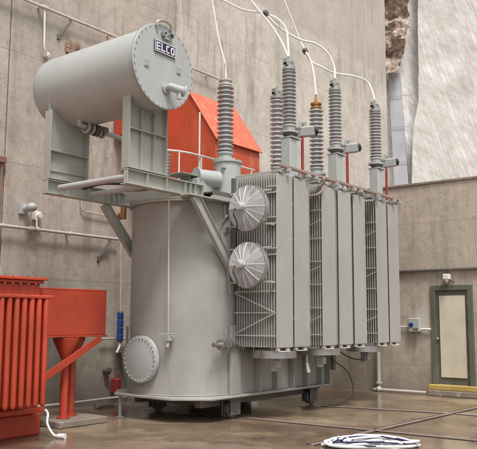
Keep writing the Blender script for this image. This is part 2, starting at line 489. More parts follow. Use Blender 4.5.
ab = sheet('dam_abutment', M['abut'], lambda z: (-40, damleft(z)+2), (-1, 150), lambda l, z: 206+.13*z, 20,
      'white concrete abutment between the tall wall and the dam face', 'abutment', .5, 3)
pr = sheet('concrete_pier', M['pier'], lambda z: (-14.2+.035*(74-z)-.0, -11.0+.055*(74-z)), (-1, 73.5), lambda l, z: 202+.13*z, 5,
      'narrow bluish grey pier standing against the white abutment below the rock', 'pier')
p_ = MB()
ct = thing('access_catwalk', 'thin horizontal catwalks crossing the grey pier below the dam', 'catwalk', far(-14, 202, 46))
for z in (46, 56.5, 66):
    p_.bar(far(-22, 201.5+.13*z, z), far(-7.9, 201.5+.13*z, z), .13, .1, 0)
p_.build_each('catwalk_deck', M['sensor'], ct)
# rock
rb = MB(); rnd = random.Random(5)
from mathutils import noise as mn
G = []
for j in range(61):
    row = []
    for i in range(61):
        z = 72.5+60*j/60; lm = -10.9+max(0, min(1, (z-74)/12))*3.0+mn.noise(Vector((0, 7, z*.5)))*.8; l = lm-40*(1-i/60)
        dd = 198+.14*z
        nrm = mn.fractal(Vector((l*.16, 0, z*.16)), 1, 2, 5)*4+mn.fractal(Vector((l*.5, 3, z*.4)), 1, 2, 4)*2.2
        row.append(rb.bm.verts.new(far(l, dd+nrm, z+nrm*.12)))
    G.append(row)
for j in range(60):
    for i in range(60): rb.bm.faces.new((G[j][i], G[j][i+1], G[j+1][i+1], G[j+1][i]))
tag(rb.build('hills', M['rock'], None, 20), kind='structure')

# ------------------------------------------------------------------ floor rails
def floor_rail(a, b, label, w=.05):
    m = MB(); a = Vector(a); b = Vector(b); d = (b-a).normalized(); s = Vector((-d.y, d.x, 0))
    root = thing('floor_rail', label, 'rail', a, 'rails set in the yard floor')
    m.bar(a+Vector((0, 0, .007)), b+Vector((0, 0, .007)), w, .016, .004); m.build('rail_head', M['rail'], root)
    m = MB()
    for sg in (-1, 1):
        m.bar(a+s*sg*(w/2+.032)+Vector((0, 0, .0045)), b+s*sg*(w/2+.032)+Vector((0, 0, .0045)), .055, .003, 0)
    m.build('flange_groove', M['groove'], root)
floor_rail((9.72, 7.35, 0), (10.35, -6, 0), 'long steel floor rail leading out from the near wheel of the grey transformer')
floor_rail((11.96, 7.3, 0), (12.42, 5.05, 0), 'short far floor rail running from under the radiators to the crossing rail')
floor_rail((12.43, 4.9, 0), (12.75, -6, 0), 'far floor rail continuing to the right beyond the crossing rail')
floor_rail((8.2, 5.17, 0), (14.3, 4.93, 0), 'steel rail crossing the others, rising towards the foot of the door')

# ------------------------------------------------------------------ GREY TRANSFORMER
T = thing('power_transformer', 'large grey power transformer with cylindrical oil tank on top and banks of radiators', 'transformer', (10.4, 8.46, 0))
cx, cy, TR = 9.51, 8.46, 1.0
XR = 12.4
def obround(r, x1, n=28, x0=cx):
    P = [(x0-r*math.sin(PI*k/n), cy+r*math.cos(PI*k/n)) for k in range(n+1)]
    return P+[(x1, cy-r), (x1, cy+r)]
m = MB(); m.prism(obround(TR, XR), .395, 3.50); m.build('tank', M['grey'], T, 20)
m = MB()
m.tube([(p[0], p[1], .402) for p in obround(TR+.004, XR)[:-1]], .011, 6, False)
m.build('weld_seam', M['grey'], T)
m = MB(); m.prism(obround(TR+.05, XR+.05), 3.502, 3.535, .004); m.prism(obround(TR+.05, XR+.05), 3.54, 3.575, .004)
for k in range(16):
    a = PI/2+PI*k/15
    m.cyl((cx+(TR+.03)*math.cos(a), cy+(TR+.03)*math.sin(a), 3.49), (cx+(TR+.03)*math.cos(a), cy+(TR+.03)*math.sin(a), 3.6), .012, n=6)
m.build('tank_cover', M['greygreen'], T)
# base plate, chamfered like an octagon
m = MB()
m.prism([(8.42, 7.86), (8.82, 7.33), (XR, 7.33), (XR, 9.55), (8.9, 9.55), (8.42, 9.1)], .35, .39, .006)
m.build('base_plate', M['grey'], T)
m = MB()
for y in (7.75, 9.1): m.bx(8.95, XR-.1, y-.07, y+.07, .20, .348, .006)
for x in (9.2, 10.2, 11.2, 12.1): m.bx(x-.06, x+.06, 7.83, 9.02, .21, .347, .006)
m.build_each('skid_frame', M['darkgrey'], T)
# lower side stiffeners seen under the radiators
m = MB()
m.bx(9.36, 9.62, 7.40, 7.458, .392, 1.5, .006)
for x in (10.1, 10.61, 11.12, 11.59, 12.08, 12.37): m.bx(x-.02, x+.02, 7.345, 7.458, .392, 1.16, .004)
m.bx(9.63, XR, 7.36, 7.458, 1.162, 1.19, .004)
m.build_each('stiffener', M['grey'], T)
m = MB(); m.bx(12.42, 12.47, 7.46, 9.4, .392, 3.4); m.build('end_plate', M['grey'], T)
# wheels
for (x, y) in ((9.55, 7.55), (12.05, 7.62), (9.55, 9.2), (12.05, 9.2)):
    m = MB()
    for s in (-1, 1): m.bx(x-.13, x+.13, y+s*.09-.012, y+s*.09+.012, .06, .346, .01)
    m.bx(x-.17, x+.17, y-.13, y+.13, .30, .346, .006)
    wa = m.build('wheel_bracket', M['darkgrey'], T)
    m = MB(); m.lathe([(0, -.05), (.12, -.05), (.145, -.04), (.145, -.012), (.125, -.005), (.125, .05), (0, .05)], (x, y, .146), (0, 1, 0), 28)
    m.cyl((x, y-.115, .146), (x, y+.115, .146), .03); m.build('wheel', M['darkgrey'], wa)
# manhole
m = MB(); mc = Vector((8.50, 8.545, .955))
m.lathe([(.30, .25), (.30, -.035), (.375, -.036), (.375, -.005), (.37, -.005)], mc, (1, 0, 0), 48)
m.lathe([(0, -.072), (.36, -.072), (.375, -.065), (.375, -.039), (0, -.039)], mc, (1, 0, 0), 48)
m.bolts(mc+Vector((-.07, 0, 0)), (-1, 0, 0), .34, 28, .014, .022)
m.build('manhole_cover', M['greyc'], T)
# drain valve and its thermometer conduit on the tank front
m = MB(); m.tube([(8.46, 7.98, 3.5), (8.47, 7.97, 2.2), (8.48, 7.97, 1.42)], .013, 8, False); m.build('conduit', M['pinkpipe'], T)
m = MB()
m.tube([(8.75, 8.05, 1.30), (8.5, 7.97, 1.30)], .028, 12, False)
m.cyl((8.56, 7.99, 1.30), (8.535, 7.982, 1.30), .06)
m.box((8.47, 7.96, 1.30), (.09, .09, .09)); m.cyl((8.47, 7.96, 1.34), (8.47, 7.96, 1.41), .022)
m.tube([(8.47, 7.96, 1.28), (8.45, 7.95, 1.16)], .024, 10, False)
m.bar((8.38, 8.09, 1.36), (8.52, 7.83, 1.37), .02, .014)
m.build('drain_valve', M['greygreen'], T)

# --- radiators (one prototype, copied)
RY0, RY1, RZ0, RZ1 = 6.58, 7.38, 1.155, 3.94
xs = [9.475, 9.985, 10.86, 11.43, 11.985, 12.895, 13.42]
ws = .462
def make_radiator(x):
    b = MB(); n = 17
    for k in range(n):
        y = RY0+.016+k*(RY1-RY0-.02)/(n-1)
        b.bx(x, x+ws, y-(.006 if k else .012), y+.006, RZ0, RZ1, .006)
    o = b.build('radiator', M['fin'], T)
    b = MB()
    for zz in (RZ0+.10, RZ1-.10):
        b.cyl((x+ws/2, RY0+.03, zz), (x+ws/2, 7.455, zz), .05)
    b.build_each('header_pipe', M['greygreen'], o)
    b = MB()
    b.bx(x+.06, x+.13, RY0+.03, RY0+.08, RZ0-.05, RZ0-.004); b.bx(x+ws-.13, x+ws-.06, RY0+.03, RY0+.08, RZ0-.05, RZ0-.004)
    b.bx(x+.10, x+ws-.10, RY0-.01, RY0+.05, RZ0-.062, RZ0-.052)
    b.build_each('drain_lug', M['white'], o)
    b = MB()
    b.bx(x+ws/2-.02, x+ws/2+.02, RY0+.05, RY0+.17, RZ1+.004, RZ1+.06); b.cyl((x+ws/2-.05, RY0+.11, RZ1+.075), (x+ws/2+.05, RY0+.11, RZ1+.075), .025)
    b.build('lifting_eye', M['greygreen'], o)
    b = MB()
    for zz in (1.6, 2.25, 2.9, 3.5):
        b.cyl((x+ws, RY0+.03, zz), (x+ws+.046, RY0+.03, zz), .012, n=8)
    b.build_each('spacer_bolt', M['steel'], o)
    return o
rad = make_radiator(xs[0])
for x in xs[1:]: dup(rad, T, (x-xs[0], 0, 0))
# braces across the end faces of each bank
for x, first in ((9.462, True), (10.846, False), (12.881, False)):
    b = MB()
    zs = (1.34, 1.70, 2.04) if first else (1.34, 1.8, 2.2, 2.6, 3.0, 3.5)
    for zz in zs: b.bar((x, RY0+.02, zz), (x, RY1+.04, zz), .012, .022, .002)
    if first:
        b.bar((x-.012, 7.40, 2.02), (x-.012, RY0+.02, 1.70), .012, .022, .002); b.bar((x-.012, RY0+.02, 1.70), (x-.012, 7.40, 1.36), .012, .022, .002)
        for zz in (2.62, 2.72, 3.12, 3.22, 3.62, 3.72): b.bar((x, RY0+.0, zz), (x, 6.75, zz), .03, .022, .002)
    else:
        for zz in (1.36, 2.22, 3.02): b.bar((x-.012, RY0+.02, zz+.3), (x-.012, RY1, zz), .012, .02, .002)
    b.build_each('bank_brace', M['greygreen'], T)
m = MB(); m.bx(9.40, 9.455, RY1-.0, RY1+.075, 2.2, 3.93, .004); m.build('edge_post', M['darkgrey'], T)
# manifolds
m = MB()
for zz in (RZ0+.10, RZ1-.10): m.cyl((12.45, 7.42, zz), (13.88, 7.42, zz), .045)
for zz in (RZ0+.10, RZ1-.10): m.cyl((12.44, 7.60, zz), (13.3, 7.42, zz), .05)
m.build_each('manifold', M['greygreen'], T)
# bottom valve by the first radiator
m = MB()
m.tube([(8.86, 7.36, 1.2), (9.75, 7.36, 1.2)], .035, 12, False)
for x in (9.02, 9.07, 9.2, 9.25): m.lathe([(0, 0), (.085, 0), (.085, .028), (0, .028)], (x, 7.36, 1.2), (1, 0, 0), 20)
m.tube([(9.14, 7.36, 1.2), (9.14, 7.36, 1.34)], .022, 8, False); m.box((9.14, 7.36, 1.2), (.1, .1, .11))
m.bar((9.10, 7.30, 1.35), (9.18, 7.42, 1.35), .02, .015)
m.build('radiator_valve', M['steel'], T)

# --- side fans (prototype + copy)
def make_fan(cz, scl=1.0):
    c = Vector((9.20, 6.965, cz)); Rf = .355*scl
    b = MB()
    b.lathe([(Rf+.0, .0), (Rf+.022, .0), (Rf+.022, .07), (Rf+.0, .07), (Rf, 0)], c, (1, 0, 0), 48)
    f = b.build('fan', M['steel'], T)
    b = MB()
    for k in range(6):                                    # pitched blades
        a = 2*PI*k/6+.3
        for i in range(6):
            pass
        V = []
        for i in range(7):
            rr = .07+(Rf-.03-.07)*i/6; half = .26+.14*math.sin(i/6*PI*.8)
            tw = .09*(1-.5*i/6)
            for s, th in ((-1, 1), (1, 1), (1, -1), (-1, -1)):
                an = a+s*half*(.5+.6*(1-i/6))
                V.append(b.bm.verts.new(c+Vector((.02+s*tw*.5+th*.003, rr*math.cos(an), rr*math.sin(an)))))
        for i in range(6):
            for q in range(4):
                q2 = (q+1) % 4
                b.bm.faces.new((V[4*i+q], V[4*i+q2], V[4*i+4+q2], V[4*i+4+q]))
        b.bm.faces.new(V[:4][::-1]); b.bm.faces.new(V[-4:])
    b.cyl(c+Vector((.0, 0, 0)), c+Vector((.10, 0, 0)), .075)
    b.build('fan_blades', M['blade'], f)
    b = MB()                                              # domed wire guard
    def dome(r): return -.015-.10*(1-(r/Rf)**2)
    for i in range(1, 25):
        r = Rf*i/24.2
        P = [c+Vector((dome(r), r*math.cos(2*PI*k/40), r*math.sin(2*PI*k/40))) for k in range(41)]
        b.tube(P, .0046, 4, False, False)
    for k in range(16):
        a = 2*PI*k/16
        b.tube([c+Vector((dome(r)-.004, r*math.cos(a), r*math.sin(a))) for r in (.06, .14, .22, .3, Rf)]+[c+Vector((.02, Rf*math.cos(a), Rf*math.sin(a)))], .0042 if k % 2 else .008, 5, False)
    b.build('wire_guard', M['wire'], f)
    b = MB()
    b.lathe([(0, -.19), (.05, -.19), (.066, -.175), (.066, -.02), (.055, 0), (0, 0)], c+Vector((-.06, .0, 0)), (1, 0, 0), 24)
    b.box(c+Vector((-.13, .09, .03)), (.10, .06, .07))
    b.build('fan_motor', M['motor'], f)
    b = MB(); b.tube([c+Vector((-.15, .1, 0)), c+Vector((-.19, .13, -.10)), c+Vector((-.14, .10, -.24)), c+Vector((.0, .2, -.36))], .010, 6)
    b.build('motor_cable', M['black'], f)
    b = MB()
    for s in (-1, 1):
        b.bar(c+Vector((.10, -.40, s*.27)), c+Vector((.10, .42, s*.27)), .02, .03)
        b.bar(c+Vector((.11, .38*s*.9, s*.27)), c+Vector((.27, .38*s*.9, s*.27)), .03, .03)
    b.build_each('fan_bracket', M['greygreen'], f)
    return f
make_fan(3.365); make_fan(2.45, .98)
m = MB()
m.box((9.3, 7.50, 3.36), (.12, .1, .22)); m.box((9.3, 7.50, 3.05), (.1, .1, .1))
m.tube([(9.3, 7.45, 3.3), (9.15, 7.48, 3.05), (9.25, 7.44, 2.7), (9.32, 7.42, 2.2), (9.33, 7.40, 2.0)], .014, 6)
m.tube([(9.3, 7.5, 3.25), (9.22, 7.62, 2.85), (9.33, 7.48, 2.55)], .014, 6)
m.build_each('junction_box', M['steel'], T)

# --- fans blowing up from under the radiators
def make_underfan(x, y=6.98):
    b = MB(); c = Vector((x, y, .98))
    b.lathe([(.36, 0), (.375, 0), (.375, .12), (.36, .12), (.36, 0)], c, (0, 0, 1), 40)
    for k in range(4):
        a = PI/4+k*PI/2
        b.bar(c+Vector((.05*math.cos(a), .05*math.sin(a), .02)), c+Vector((.36*math.cos(a), .36*math.sin(a), .02)), .02, .015)
        b.cyl(c+Vector((.33*math.cos(a), .33*math.sin(a), .12)), c+Vector((.33*math.cos(a), .33*math.sin(a), .2)), .012, n=8)
    f = b.build('underside_fan', M['steel'], T)
    b = MB(); b.lathe([(0, -.22), (.06, -.22), (.075, -.2), (.075, .0), (0, .02)], c, (0, 0, 1), 20); b.box(c+Vector((-.02, -.09, -.1)), (.12, .07, .12))
    b.build('fan_motor', M['motor'], f)
    b = MB()
    for k in range(6):
        a = k*PI/3
        b.box(c+Vector((.2*math.cos(a), .2*math.sin(a), .07)), (.28, .11, .006), Matrix.Rotation(a, 3, 'Z') @ Matrix.Rotation(.45, 3, 'X'), 0)
    b.build('fan_blades', M['blade'], f)
    return f
uf = make_underfan(9.95)
dup(uf, T, (1.42, 0, 0)); dup(uf, T, (3.2, 0.05, 0))
m = MB()
for y in (6.7, 7.28): m.bx(9.5, 13.85, y-.03, y+.03, 1.105, 1.148, .004)
m.build_each('fan_support_rail', M['darkgrey'], T)
# hanging drain, cable and end leg
m = MB(); m.tube([(11.02, 7.02, 1.1), (11.02, 7.02, .84)], .014, 8, False); m.cyl((11.02, 7.02, .84), (11.04, 7.0, .68), .026, .036); m.build('drain_cock', M['dirtywhite'], T)
m = MB(); m.tube([(12.2, 7.2, 1.1), (12.35, 7.1, .98), (12.6, 7.0, .86), (12.95, 6.95, .84), (13.1, 6.98, 1.0)], .012, 6)
m.tube([(12.3, 7.3, .85), (12.6, 7.1, .6), (12.62, 7.0, .2), (12.3, 7.1, .02), (12.05, 7.2, .02)], .010, 6)
m.build_each('loose_cable', M['black'], T)
m = MB(); m.box((12.42, 7.33, .85), (.10, .09, .42)); m.box((13.05, 6.98, .93), (.12, .1, .26)); m.bx(12.0, 12.5, 7.34, 7.5, 1.0, 1.1); m.build_each('terminal_box', M['darkgrey'], T)

# --- conservator and frame
CX, CZ, CR = 7.56, 5.31, .605
YN, YF = 7.30, 9.72
prof = [(0, YN+.03), (CR, YN+.03), (CR, YF-.20), (CR*.985, YF-.12), (CR*.93, YF-.06), (CR*.8, YF-.02), (CR*.5, YF+.02), (0, YF+.035)]
m = MB(); m.lathe([(r, h-YN) for r, h in prof], (CX, YN, CZ), (0, 1, 0), 72); cons = m.build('conservator', M['greyc'], T, 25)

m = MB(); m.lathe([(0, -.026), (CR+.03, -.026), (CR+.035, -.02), (CR+.035, 0), (CR, .002), (CR, .012), (CR+.035, .014), (CR+.035, .034), (CR-.02, .036)], (CX, YN, CZ), (0, 1, 0), 72)
m.bolts((CX, YN-.026, CZ), (0, -1, 0), CR+.008, 36, .011, .016)
for (x, z) in ((7.19, 5.27), (7.87, 5.34)):
    m.box((x, YN-.034, z), (.09, .02, .12), None, .004)
    m.bolts((x, YN-.044, z), (0, -1, 0), .035, 6, .007, .01)
m.build('end_cover', M['greyc'], cons)
m = MB(); m.tube([(7.40, YN-.03, 5.80), (7.37, YN-.06, 5.93), (7.50, YN-.07, 5.985), (7.63, YN-.07, 5.96), (7.68, YN-.05, 5.86), (7.68, YN-.03, 5.80)], .02, 10)
m.build('lifting_handle', M['steel'], cons)
m = MB(); m.cyl((7.52, YN-.02, 5.80), (7.52, YN-.09, 5.80), .05); m.cyl((7.66, YN-.02, 5.80), (7.66, YN-.08, 5.80), .045); m.box((7.59, YN-.05, 5.74), (.13, .03, .04)); m.build('level_gauge', M['steel'], cons)
m = MB(); m.cyl((7.66, YN-.079, 5.80), (7.66, YN-.084, 5.80), .036); m.cyl((7.52, YN-.089, 5.80), (7.52, YN-.094, 5.80), .02); m.build('gauge_glass', M['black'], cons)
# nameplate with raised letters
sx0, sx1, sz0, sz1 = 7.335, 7.785, 5.487, 5.668
m = MB(); m.bx(sx0, sx1, YN-.050, YN-.035, sz0, sz1, .002)
for x in (sx0+.05, sx1-.05): m.bx(x-.015, x+.015, YN-.034, YN-.0265, (sz0+sz1)/2-.04, (sz0+sz1)/2+.04, 0)
sign = m.build('nameplate', M['navy'], cons)
m = MB(); t_ = .011
m.bx(sx0+.004, sx1-.004, YN-.054, YN-.0505, sz1-.004-t_, sz1-.004, 0); m.bx(sx0+.004, sx1-.004, YN-.054, YN-.0505, sz0+.004, sz0+.004+t_, 0)
m.bx(sx0+.004, sx0+.004+t_, YN-.054, YN-.0505, sz0+.0155, sz1-.0155, 0); m.bx(sx1-.004-t_, sx1-.004, YN-.054, YN-.0505, sz0+.0155, sz1-.0155, 0)
# letters as strokes
lh, lw_, gap, sw = .118, .080, .021, .021
lx = sx0+(sx1-sx0-4*lw_-3*gap)/2; lz = (sz0+sz1)/2-lh/2; yA, yB = YN-.054, YN-.0505
def stroke(x0, x1, z0, z1): m.bx(x0, x1, yA, yB, z0, z1, 0)
x = lx; stroke(x, x+sw, lz, lz+lh); [stroke(x+sw, x+lw_, z, z+sw) for z in (lz, lz+lh/2-sw/2, lz+lh-sw)]       # E
x += lw_+gap; stroke(x, x+sw, lz, lz+lh); stroke(x+sw, x+lw_, lz, lz+sw)                                         # L
def round_letter(x, gap_open):
    P = []; n = 28; a0, a1 = (R(48), R(312)) if gap_open else (0, 2*PI)
    k_ = n
    ro = []; ri = []
    for k in range(k_+1):
        a = a0+(a1-a0)*k/k_; ex = .62
        ca, sa = math.cos(a), math.sin(a)
        fx = math.copysign(abs(ca)**ex, ca); fz = math.copysign(abs(sa)**ex, sa)
        ro.append((x+lw_/2+lw_/2*fx, lz+lh/2+lh/2*fz)); ri.append((x+lw_/2+(lw_/2-sw)*fx, lz+lh/2+(lh/2-sw)*fz))
    for k in range(k_):
        q = [ro[k], ro[k+1], ri[k+1], ri[k]]
        A = [m.bm.verts.new((px, yA, pz)) for px, pz in q]; B = [m.bm.verts.new((px, yB, pz)) for px, pz in q]
        m.bm.faces.new(A); m.bm.faces.new(B[::-1])
        for i in range(4): m.bm.faces.new((A[i], A[(i+1) % 4], B[(i+1) % 4], B[i]))
x += lw_+gap; round_letter(x, True); x += lw_+gap; round_letter(x, False)
m.build('lettering', M['white'], sign)
# outlet nozzle with drain
m = MB()
m.tube([(7.60, YN+.0, 4.99), (7.60, YN-.13, 4.99)], .045, 14, False)
m.lathe([(0, 0), (.085, 0), (.085, .025), (0, .025)], (7.60, YN-.055, 4.99), (0, 1, 0), 24)
m.cyl((7.60, YN-.12, 4.99), (7.78, YN-.22, 4.95), .06, .065); m.lathe([(.05, .0), (.085, 0), (.085, .03), (.05, .03)], (7.77, YN-.215, 4.953), (.87, -.48, -.2), 24)
m.tube([(7.72, YN-.19, 4.95), (7.72, YN-.19, 4.82)], .035, 12, False)
m.ball((7.60, YN-.13, 4.99), .055)
noz = m.build('outlet_nozzle', M['greyc'], cons)
m = MB(); m.cyl((7.79, YN-.226, 4.947), (7.797, YN-.23, 4.945), .055); m.build('nozzle_bore', M['black'], noz)

def support(y, x0, x1, top):
    b = MB(); zb = 3.765
    n = 12; poly = [(x0, zb), (x1, zb)]
    for k in range(n+1):                                   # saddle curve cut to the barrel
        x = x1+(x0-x1)*k/n; dx = x-CX
        z = CZ-math.sqrt(max(0, CR**2-dx*dx)) if abs(dx) < CR else top
        poly.append((x, z-.002))
    b.prism(poly, y-.008, y+.008, 0, lambda a, c, d: Vector((a, d, c)))
    yy0 = y-.09
    for x in (x0-.008, x1+.008): b.bx(x-.008, x+.008, y-.09, y+.07, zb, top, .002)
    hh = CZ-CR-.01
    if y < 8: b.bx(x0+.26, x0+.274, y-.07, y-.009, zb+.01, hh); b.bx(x1-.25, x1-.236, y-.07, y-.009, zb+.01, hh)
    for zz in (zb+.008, 4.36 if y < 8 else 4.22): b.bx(x0+.002, x1-.002, y-.085, y-.009, zz-.008, zz+.008, .002)
    if y > 8: b.bx(x0+.002, x1-.002, y-.03, y-.009, 3.9, 3.915, .002)
    return b.build('conservator_support', M['greygreen'], T, 30)
support(7.66, 7.19, 7.96, 4.86); support(9.26, 7.03, 7.78, 4.86)
def ibeam(y, x0, x1, name='frame_beam'):
    b = MB(); z0, z1 = 3.53, 3.755
    b.bx(x0, x1, y-.075, y+.075, z0, z0+.016, .003); b.bx(x0, x1, y-.075, y+.075, z1-.016, z1, .003)
    b.bx(x0, x1, y-.006, y+.006, z0+.0165, z1-.0165, 0)
    for x in ([x0+.01, x0+.42, x0+.84, x0+1.26, x0+1.38, x0+1.5, x1-.01]):
        if x <= x1: b.bx(x-.006, x+.006, y-.07, y-.0065, z0+.017, z1-.017, 0)
    return b.build(name, M['greygreen'], T)
ibeam(7.66, 7.17, 8.86); ibeam(9.26, 7.0, 8.9)
m = MB(); m.bx(8.62, 8.66, 7.74, 9.18, 3.6, 3.74)
m.build_each('frame_deck', M['greygreen'], T)
m = MB(); m.bx(8.87, 9.55, 7.42, 9.4, 3.62, 3.64); m.bx(8.87, 10.3, 7.40, 7.42, 3.578, 3.66); m.build_each('cover_plate', M['darkgrey'], T)
# pipes laid over the frame
m = MB(); m.tube([(7.23, 7.67, 3.64), (7.23, 9.17, 3.64)], .05, 14, False); m.build('frame_pipe', M['greyc'], T)
m = MB(); m.tube([(7.87, 7.67, 3.62), (7.87, 9.17, 3.62)], .042, 14, False); m.build('frame_pipe', M['greyc'], T)
m = MB(); m.tube([(7.52, 7.67, 3.66), (7.55, 8.1, 3.64), (7.5, 8.5, 3.67), (7.55, 9.0, 3.65)], .022, 8); m.build('frame_cable', M['black'], T)
# diagonal braces down to the tank
for a, b2 in (((8.42, 7.43, 3.52), (9.36, 7.43, 2.46)), ((8.2, 9.26, 3.52), (8.95, 9.26, 2.72)),):
    b = MB(); pn = Vector((-(b2[2]-a[2]), 0, b2[0]-a[0])).normalized()*.078; A_ = Vector(a)+Vector((.03, 0, .0)); B_ = Vector(b2)
    b.bar(A_, B_, .012, .15, .002)
    b.bar(A_+pn, B_+pn, .08, .012, .002); b.bar(A_-pn, B_-pn, .08, .012, .002)
    b.build('diagonal_brace', M['greygreen'], T)
m = MB(); m.bx(8.86, 9.42, 7.36, 7.45, 3.50, 3.57); m.bx(8.3, 8.9, 7.38, 7.6, 3.50, 3.525); m.build_each('brace_head', M['greygreen'], T)
# pipe with two valves below the conservator
m = MB()
m.tube([(7.40, 8.95, 4.80), (7.40, 8.95, 4.68), (7.5, 8.95, 4.655), (8.5, 8.95, 4.60), (8.9, 8.95, 4.50), (9.2, 8.95, 4.2), (9.2, 8.95, 3.58)], .042, 12)
for x in (7.52, 7.62, 7.78, 7.86):
    m.lathe([(0, 0), (.10, 0), (.10, .026), (0, .026)], (x, 8.95, 4.652-(x-7.5)*.055), (1, 0, -.055), 24)
m.build('oil_pipe', M['greyc'], T)
m = MB(); m.ball((7.57, 8.95, 4.65), .085); m.cyl((7.57, 8.95, 4.7), (7.57, 8.95, 4.80), .03)
m.box((7.83, 8.95, 4.64), (.15, .13, .17), None, .02); m.cyl((7.70, 8.95, 4.64), (7.73, 8.95, 4.64), .1); m.cyl((7.83, 8.85, 4.64), (7.83, 8.80, 4.64), .05)
m.build_each('relay_valve', M['darkgrey'], T)

# --- tank top: turret, bushings, rails
def insulator(b, c, z0, z1, rc, rs, n, nn=28):
    prof = [(0, z0), (rc*1.05, z0)]; h = (z1-z0)/n
    for k in range(n):
        z = z0+k*h
        prof += [(rc, z+.06*h), (rc, z+.30*h), (rs, z+.40*h), (rs*1.0, z+.47*h), (rc*1.25, z+.80*h), (rc, z+.9*h)]
    prof += [(rc*.95, z1), (0, z1)]
    b.lathe([(r, z) for r, z in prof], (c[0], c[1], 0), (0, 0, 1), nn)
def bushing(x, y, z0, z1, rs, n, cap='clamp', mount=True, name='bushing', pin=.22):
    b = MB()
    b.lathe([(0, 0), (rs*1.25, 0), (rs*1.25, .03), (rs*.8, .035), (rs*.8, .11), (rs*.95, .12), (rs*.95, .15), (0, .15)], (x, y, z0-.15), (0, 0, 1), 28)
    if mount: b.bolts((x, y, z0-.12), (0, 0, 1), rs*1.1, 10, .01, .02)
    o = b.build(name, M['greyc'] if mount else M['steel'], T)
    b = MB(); insulator(b, (x, y), z0, z1, rs*.62, rs, n); b.build('insulator', M['insul'], o)
    b = MB()
    if cap == 'clamp':
        b.lathe([(0, 0), (rs*.9, 0), (rs*.9, .05), (rs*.6, .07), (rs*.6, .1), (0, .1)], (x, y, z1+.001), (0, 0, 1), 24)
        b.box((x-.10, y, z1+.14), (.05, .09, .12)); b.box((x+.10, y, z1+.14), (.05, .09, .12)); b.box((x, y, z1+.105), (.25, .08, .04))
        b.cyl((x, y, z1+.1), (x, y, z1+.27), .018)
        b.build('terminal_clamp', M['sensor'], o)
    else:
        b.lathe([(0, 0), (rs*.8, 0), (rs*.8, .03), (rs*.62, .03), (rs*.62, .08), (rs*.8, .08), (rs*.8, .115), (0, .115)], (x, y, z1+.001), (0, 0, 1), 24)
        b.lathe([(0, 0), (.035, 0), (.03, .1), (.022, .12), (.022, pin), (0, pin)], (x, y, z1+.117), (0, 0, 1), 16)
        b.build('terminal_cap', M['copper'] if cap == 'brass' else M['pinkpipe'], o)
    return o
# turret bushing
tx, ty = 9.96, 7.98
m = MB(); m.lathe([(0, 3.58), (.30, 3.58), (.30, 3.61), (.245, 3.62), (.235, 3.9), (.235, 4.34), (.265, 4.345), (.265, 4.375), (0, 4.375)], (tx, ty, 0), (0, 0, 1), 40)
m.bolts((tx, ty, 4.375), (0, 0, 1), .24, 16, .011, .018)
m.box((tx-.23, ty-.1, 4.25), (.08, .06, .07)); m.box((tx+.12, ty-.23, 4.1), (.07, .05, .07))
m.build('turret', M['greyc'], T)
m = MB(); m.cyl((tx-.62, ty+.18, 4.02), (tx-.22, ty+.03, 4.02), .15); m.lathe([(0, 0), (.18, 0), (.18, .03), (0, .03)], (tx-.64, ty+.19, 4.02), (.93, -.35, 0), 28); m.build('side_duct', M['greyc'], T)
m = MB(); m.bx(9.2, 9.62, 8.02, 8.55, 3.58, 3.98, .01); m.build('control_box', M['greyc'], T)
m = MB(); m.bx(8.9, 9.6, 8.1, 8.5, 4.03, 4.045, .003); m.bx(9.2, 9.23, 8.2, 8.4, 3.98, 4.03); m.build('shelf_plate', M['greygreen'], T)
bushing(tx-.07, ty, 4.53, 5.76, .152, 15, 'pink', name='bushing', pin=.30)
bushing(11.75, 8.15, 4.60, 6.0, .14, 15, 'clamp')
m = MB(); m.lathe([(0, 3.58), (.2, 3.58), (.2, 4.45), (0, 4.45)], (11.75, 8.15, 0)); m.build('turret', M['greyc'], T)
bushing(12.06, 7.42, 4.55, 5.74, .14, 14, 'brass', pin=.18)
m = MB(); m.lathe([(0, 3.58), (.19, 3.58), (.19, 4.4), (0, 4.4)], (12.06, 7.42+.03, 0)); m.build('turret', M['greyc'], T)
# row of three on box stands along the front
def stand_bushing(x, zt):
    y = 7.0
    b = MB(); b.bx(x-.12, x+.10, y-.10, y+.10, 4.045, 4.745, .012)
    b.bx(x-.12, x+.20, y-.13, y+.13, 4.75, 4.775, .003)
    o = b.build('bushing_stand', M['greyc'], T)
    b = MB(); b.ball((x, y, 4.86), .125, (1, 1, .75)); b.cyl((x, y, 4.776), (x, y, 4.9), .07); b.build('base_casting', M['darkgrey'], o)
    q = bushing(x, y, 5.0, zt, .128, 15, 'clamp', True)
    b = MB(); c = Vector((x+.32, y-.12, 4.93)); rm = Matrix.Rotation(R(-12), 3, 'Y') @ Matrix.Rotation(R(-28), 3, 'Z')
    b.box(c, (.36, .16, .19), rm, .025); b.box(c+Vector((-.02, 0, .13)), (.07, .06, .08), rm); b.bar(c+Vector((-.18, 0, .02)), c+Vector((-.1, 0, .16)), .05, .03)
    b.bar((x+.1, y-.05, 4.79), c+Vector((-.06, 0, -.06)), .06, .02)
    s = b.build('sensor_head', M['sensor'], T)
    b = MB(); e = rm @ Vector((1, 0, 0)); b.cyl(c+e*.181, c+e*.235, .082); b.build('sensor_lens', M['black'], s)
    b = MB(); b.cyl((x+.24, y-.12, 4.06), (x+.24, y-.12, 4.86), .026); b.build('red_riser', M['rustred'], T)
    b = MB(); b.cyl((x+.16, y+.02, 4.06), (x+.16, y+.02, 4.745), .028); b.build('dark_riser', M['darkgrey'], T)
stand_bushing(10.47, 6.0); stand_bushing(12.08, 6.03); stand_bushing(13.76, 6.0)
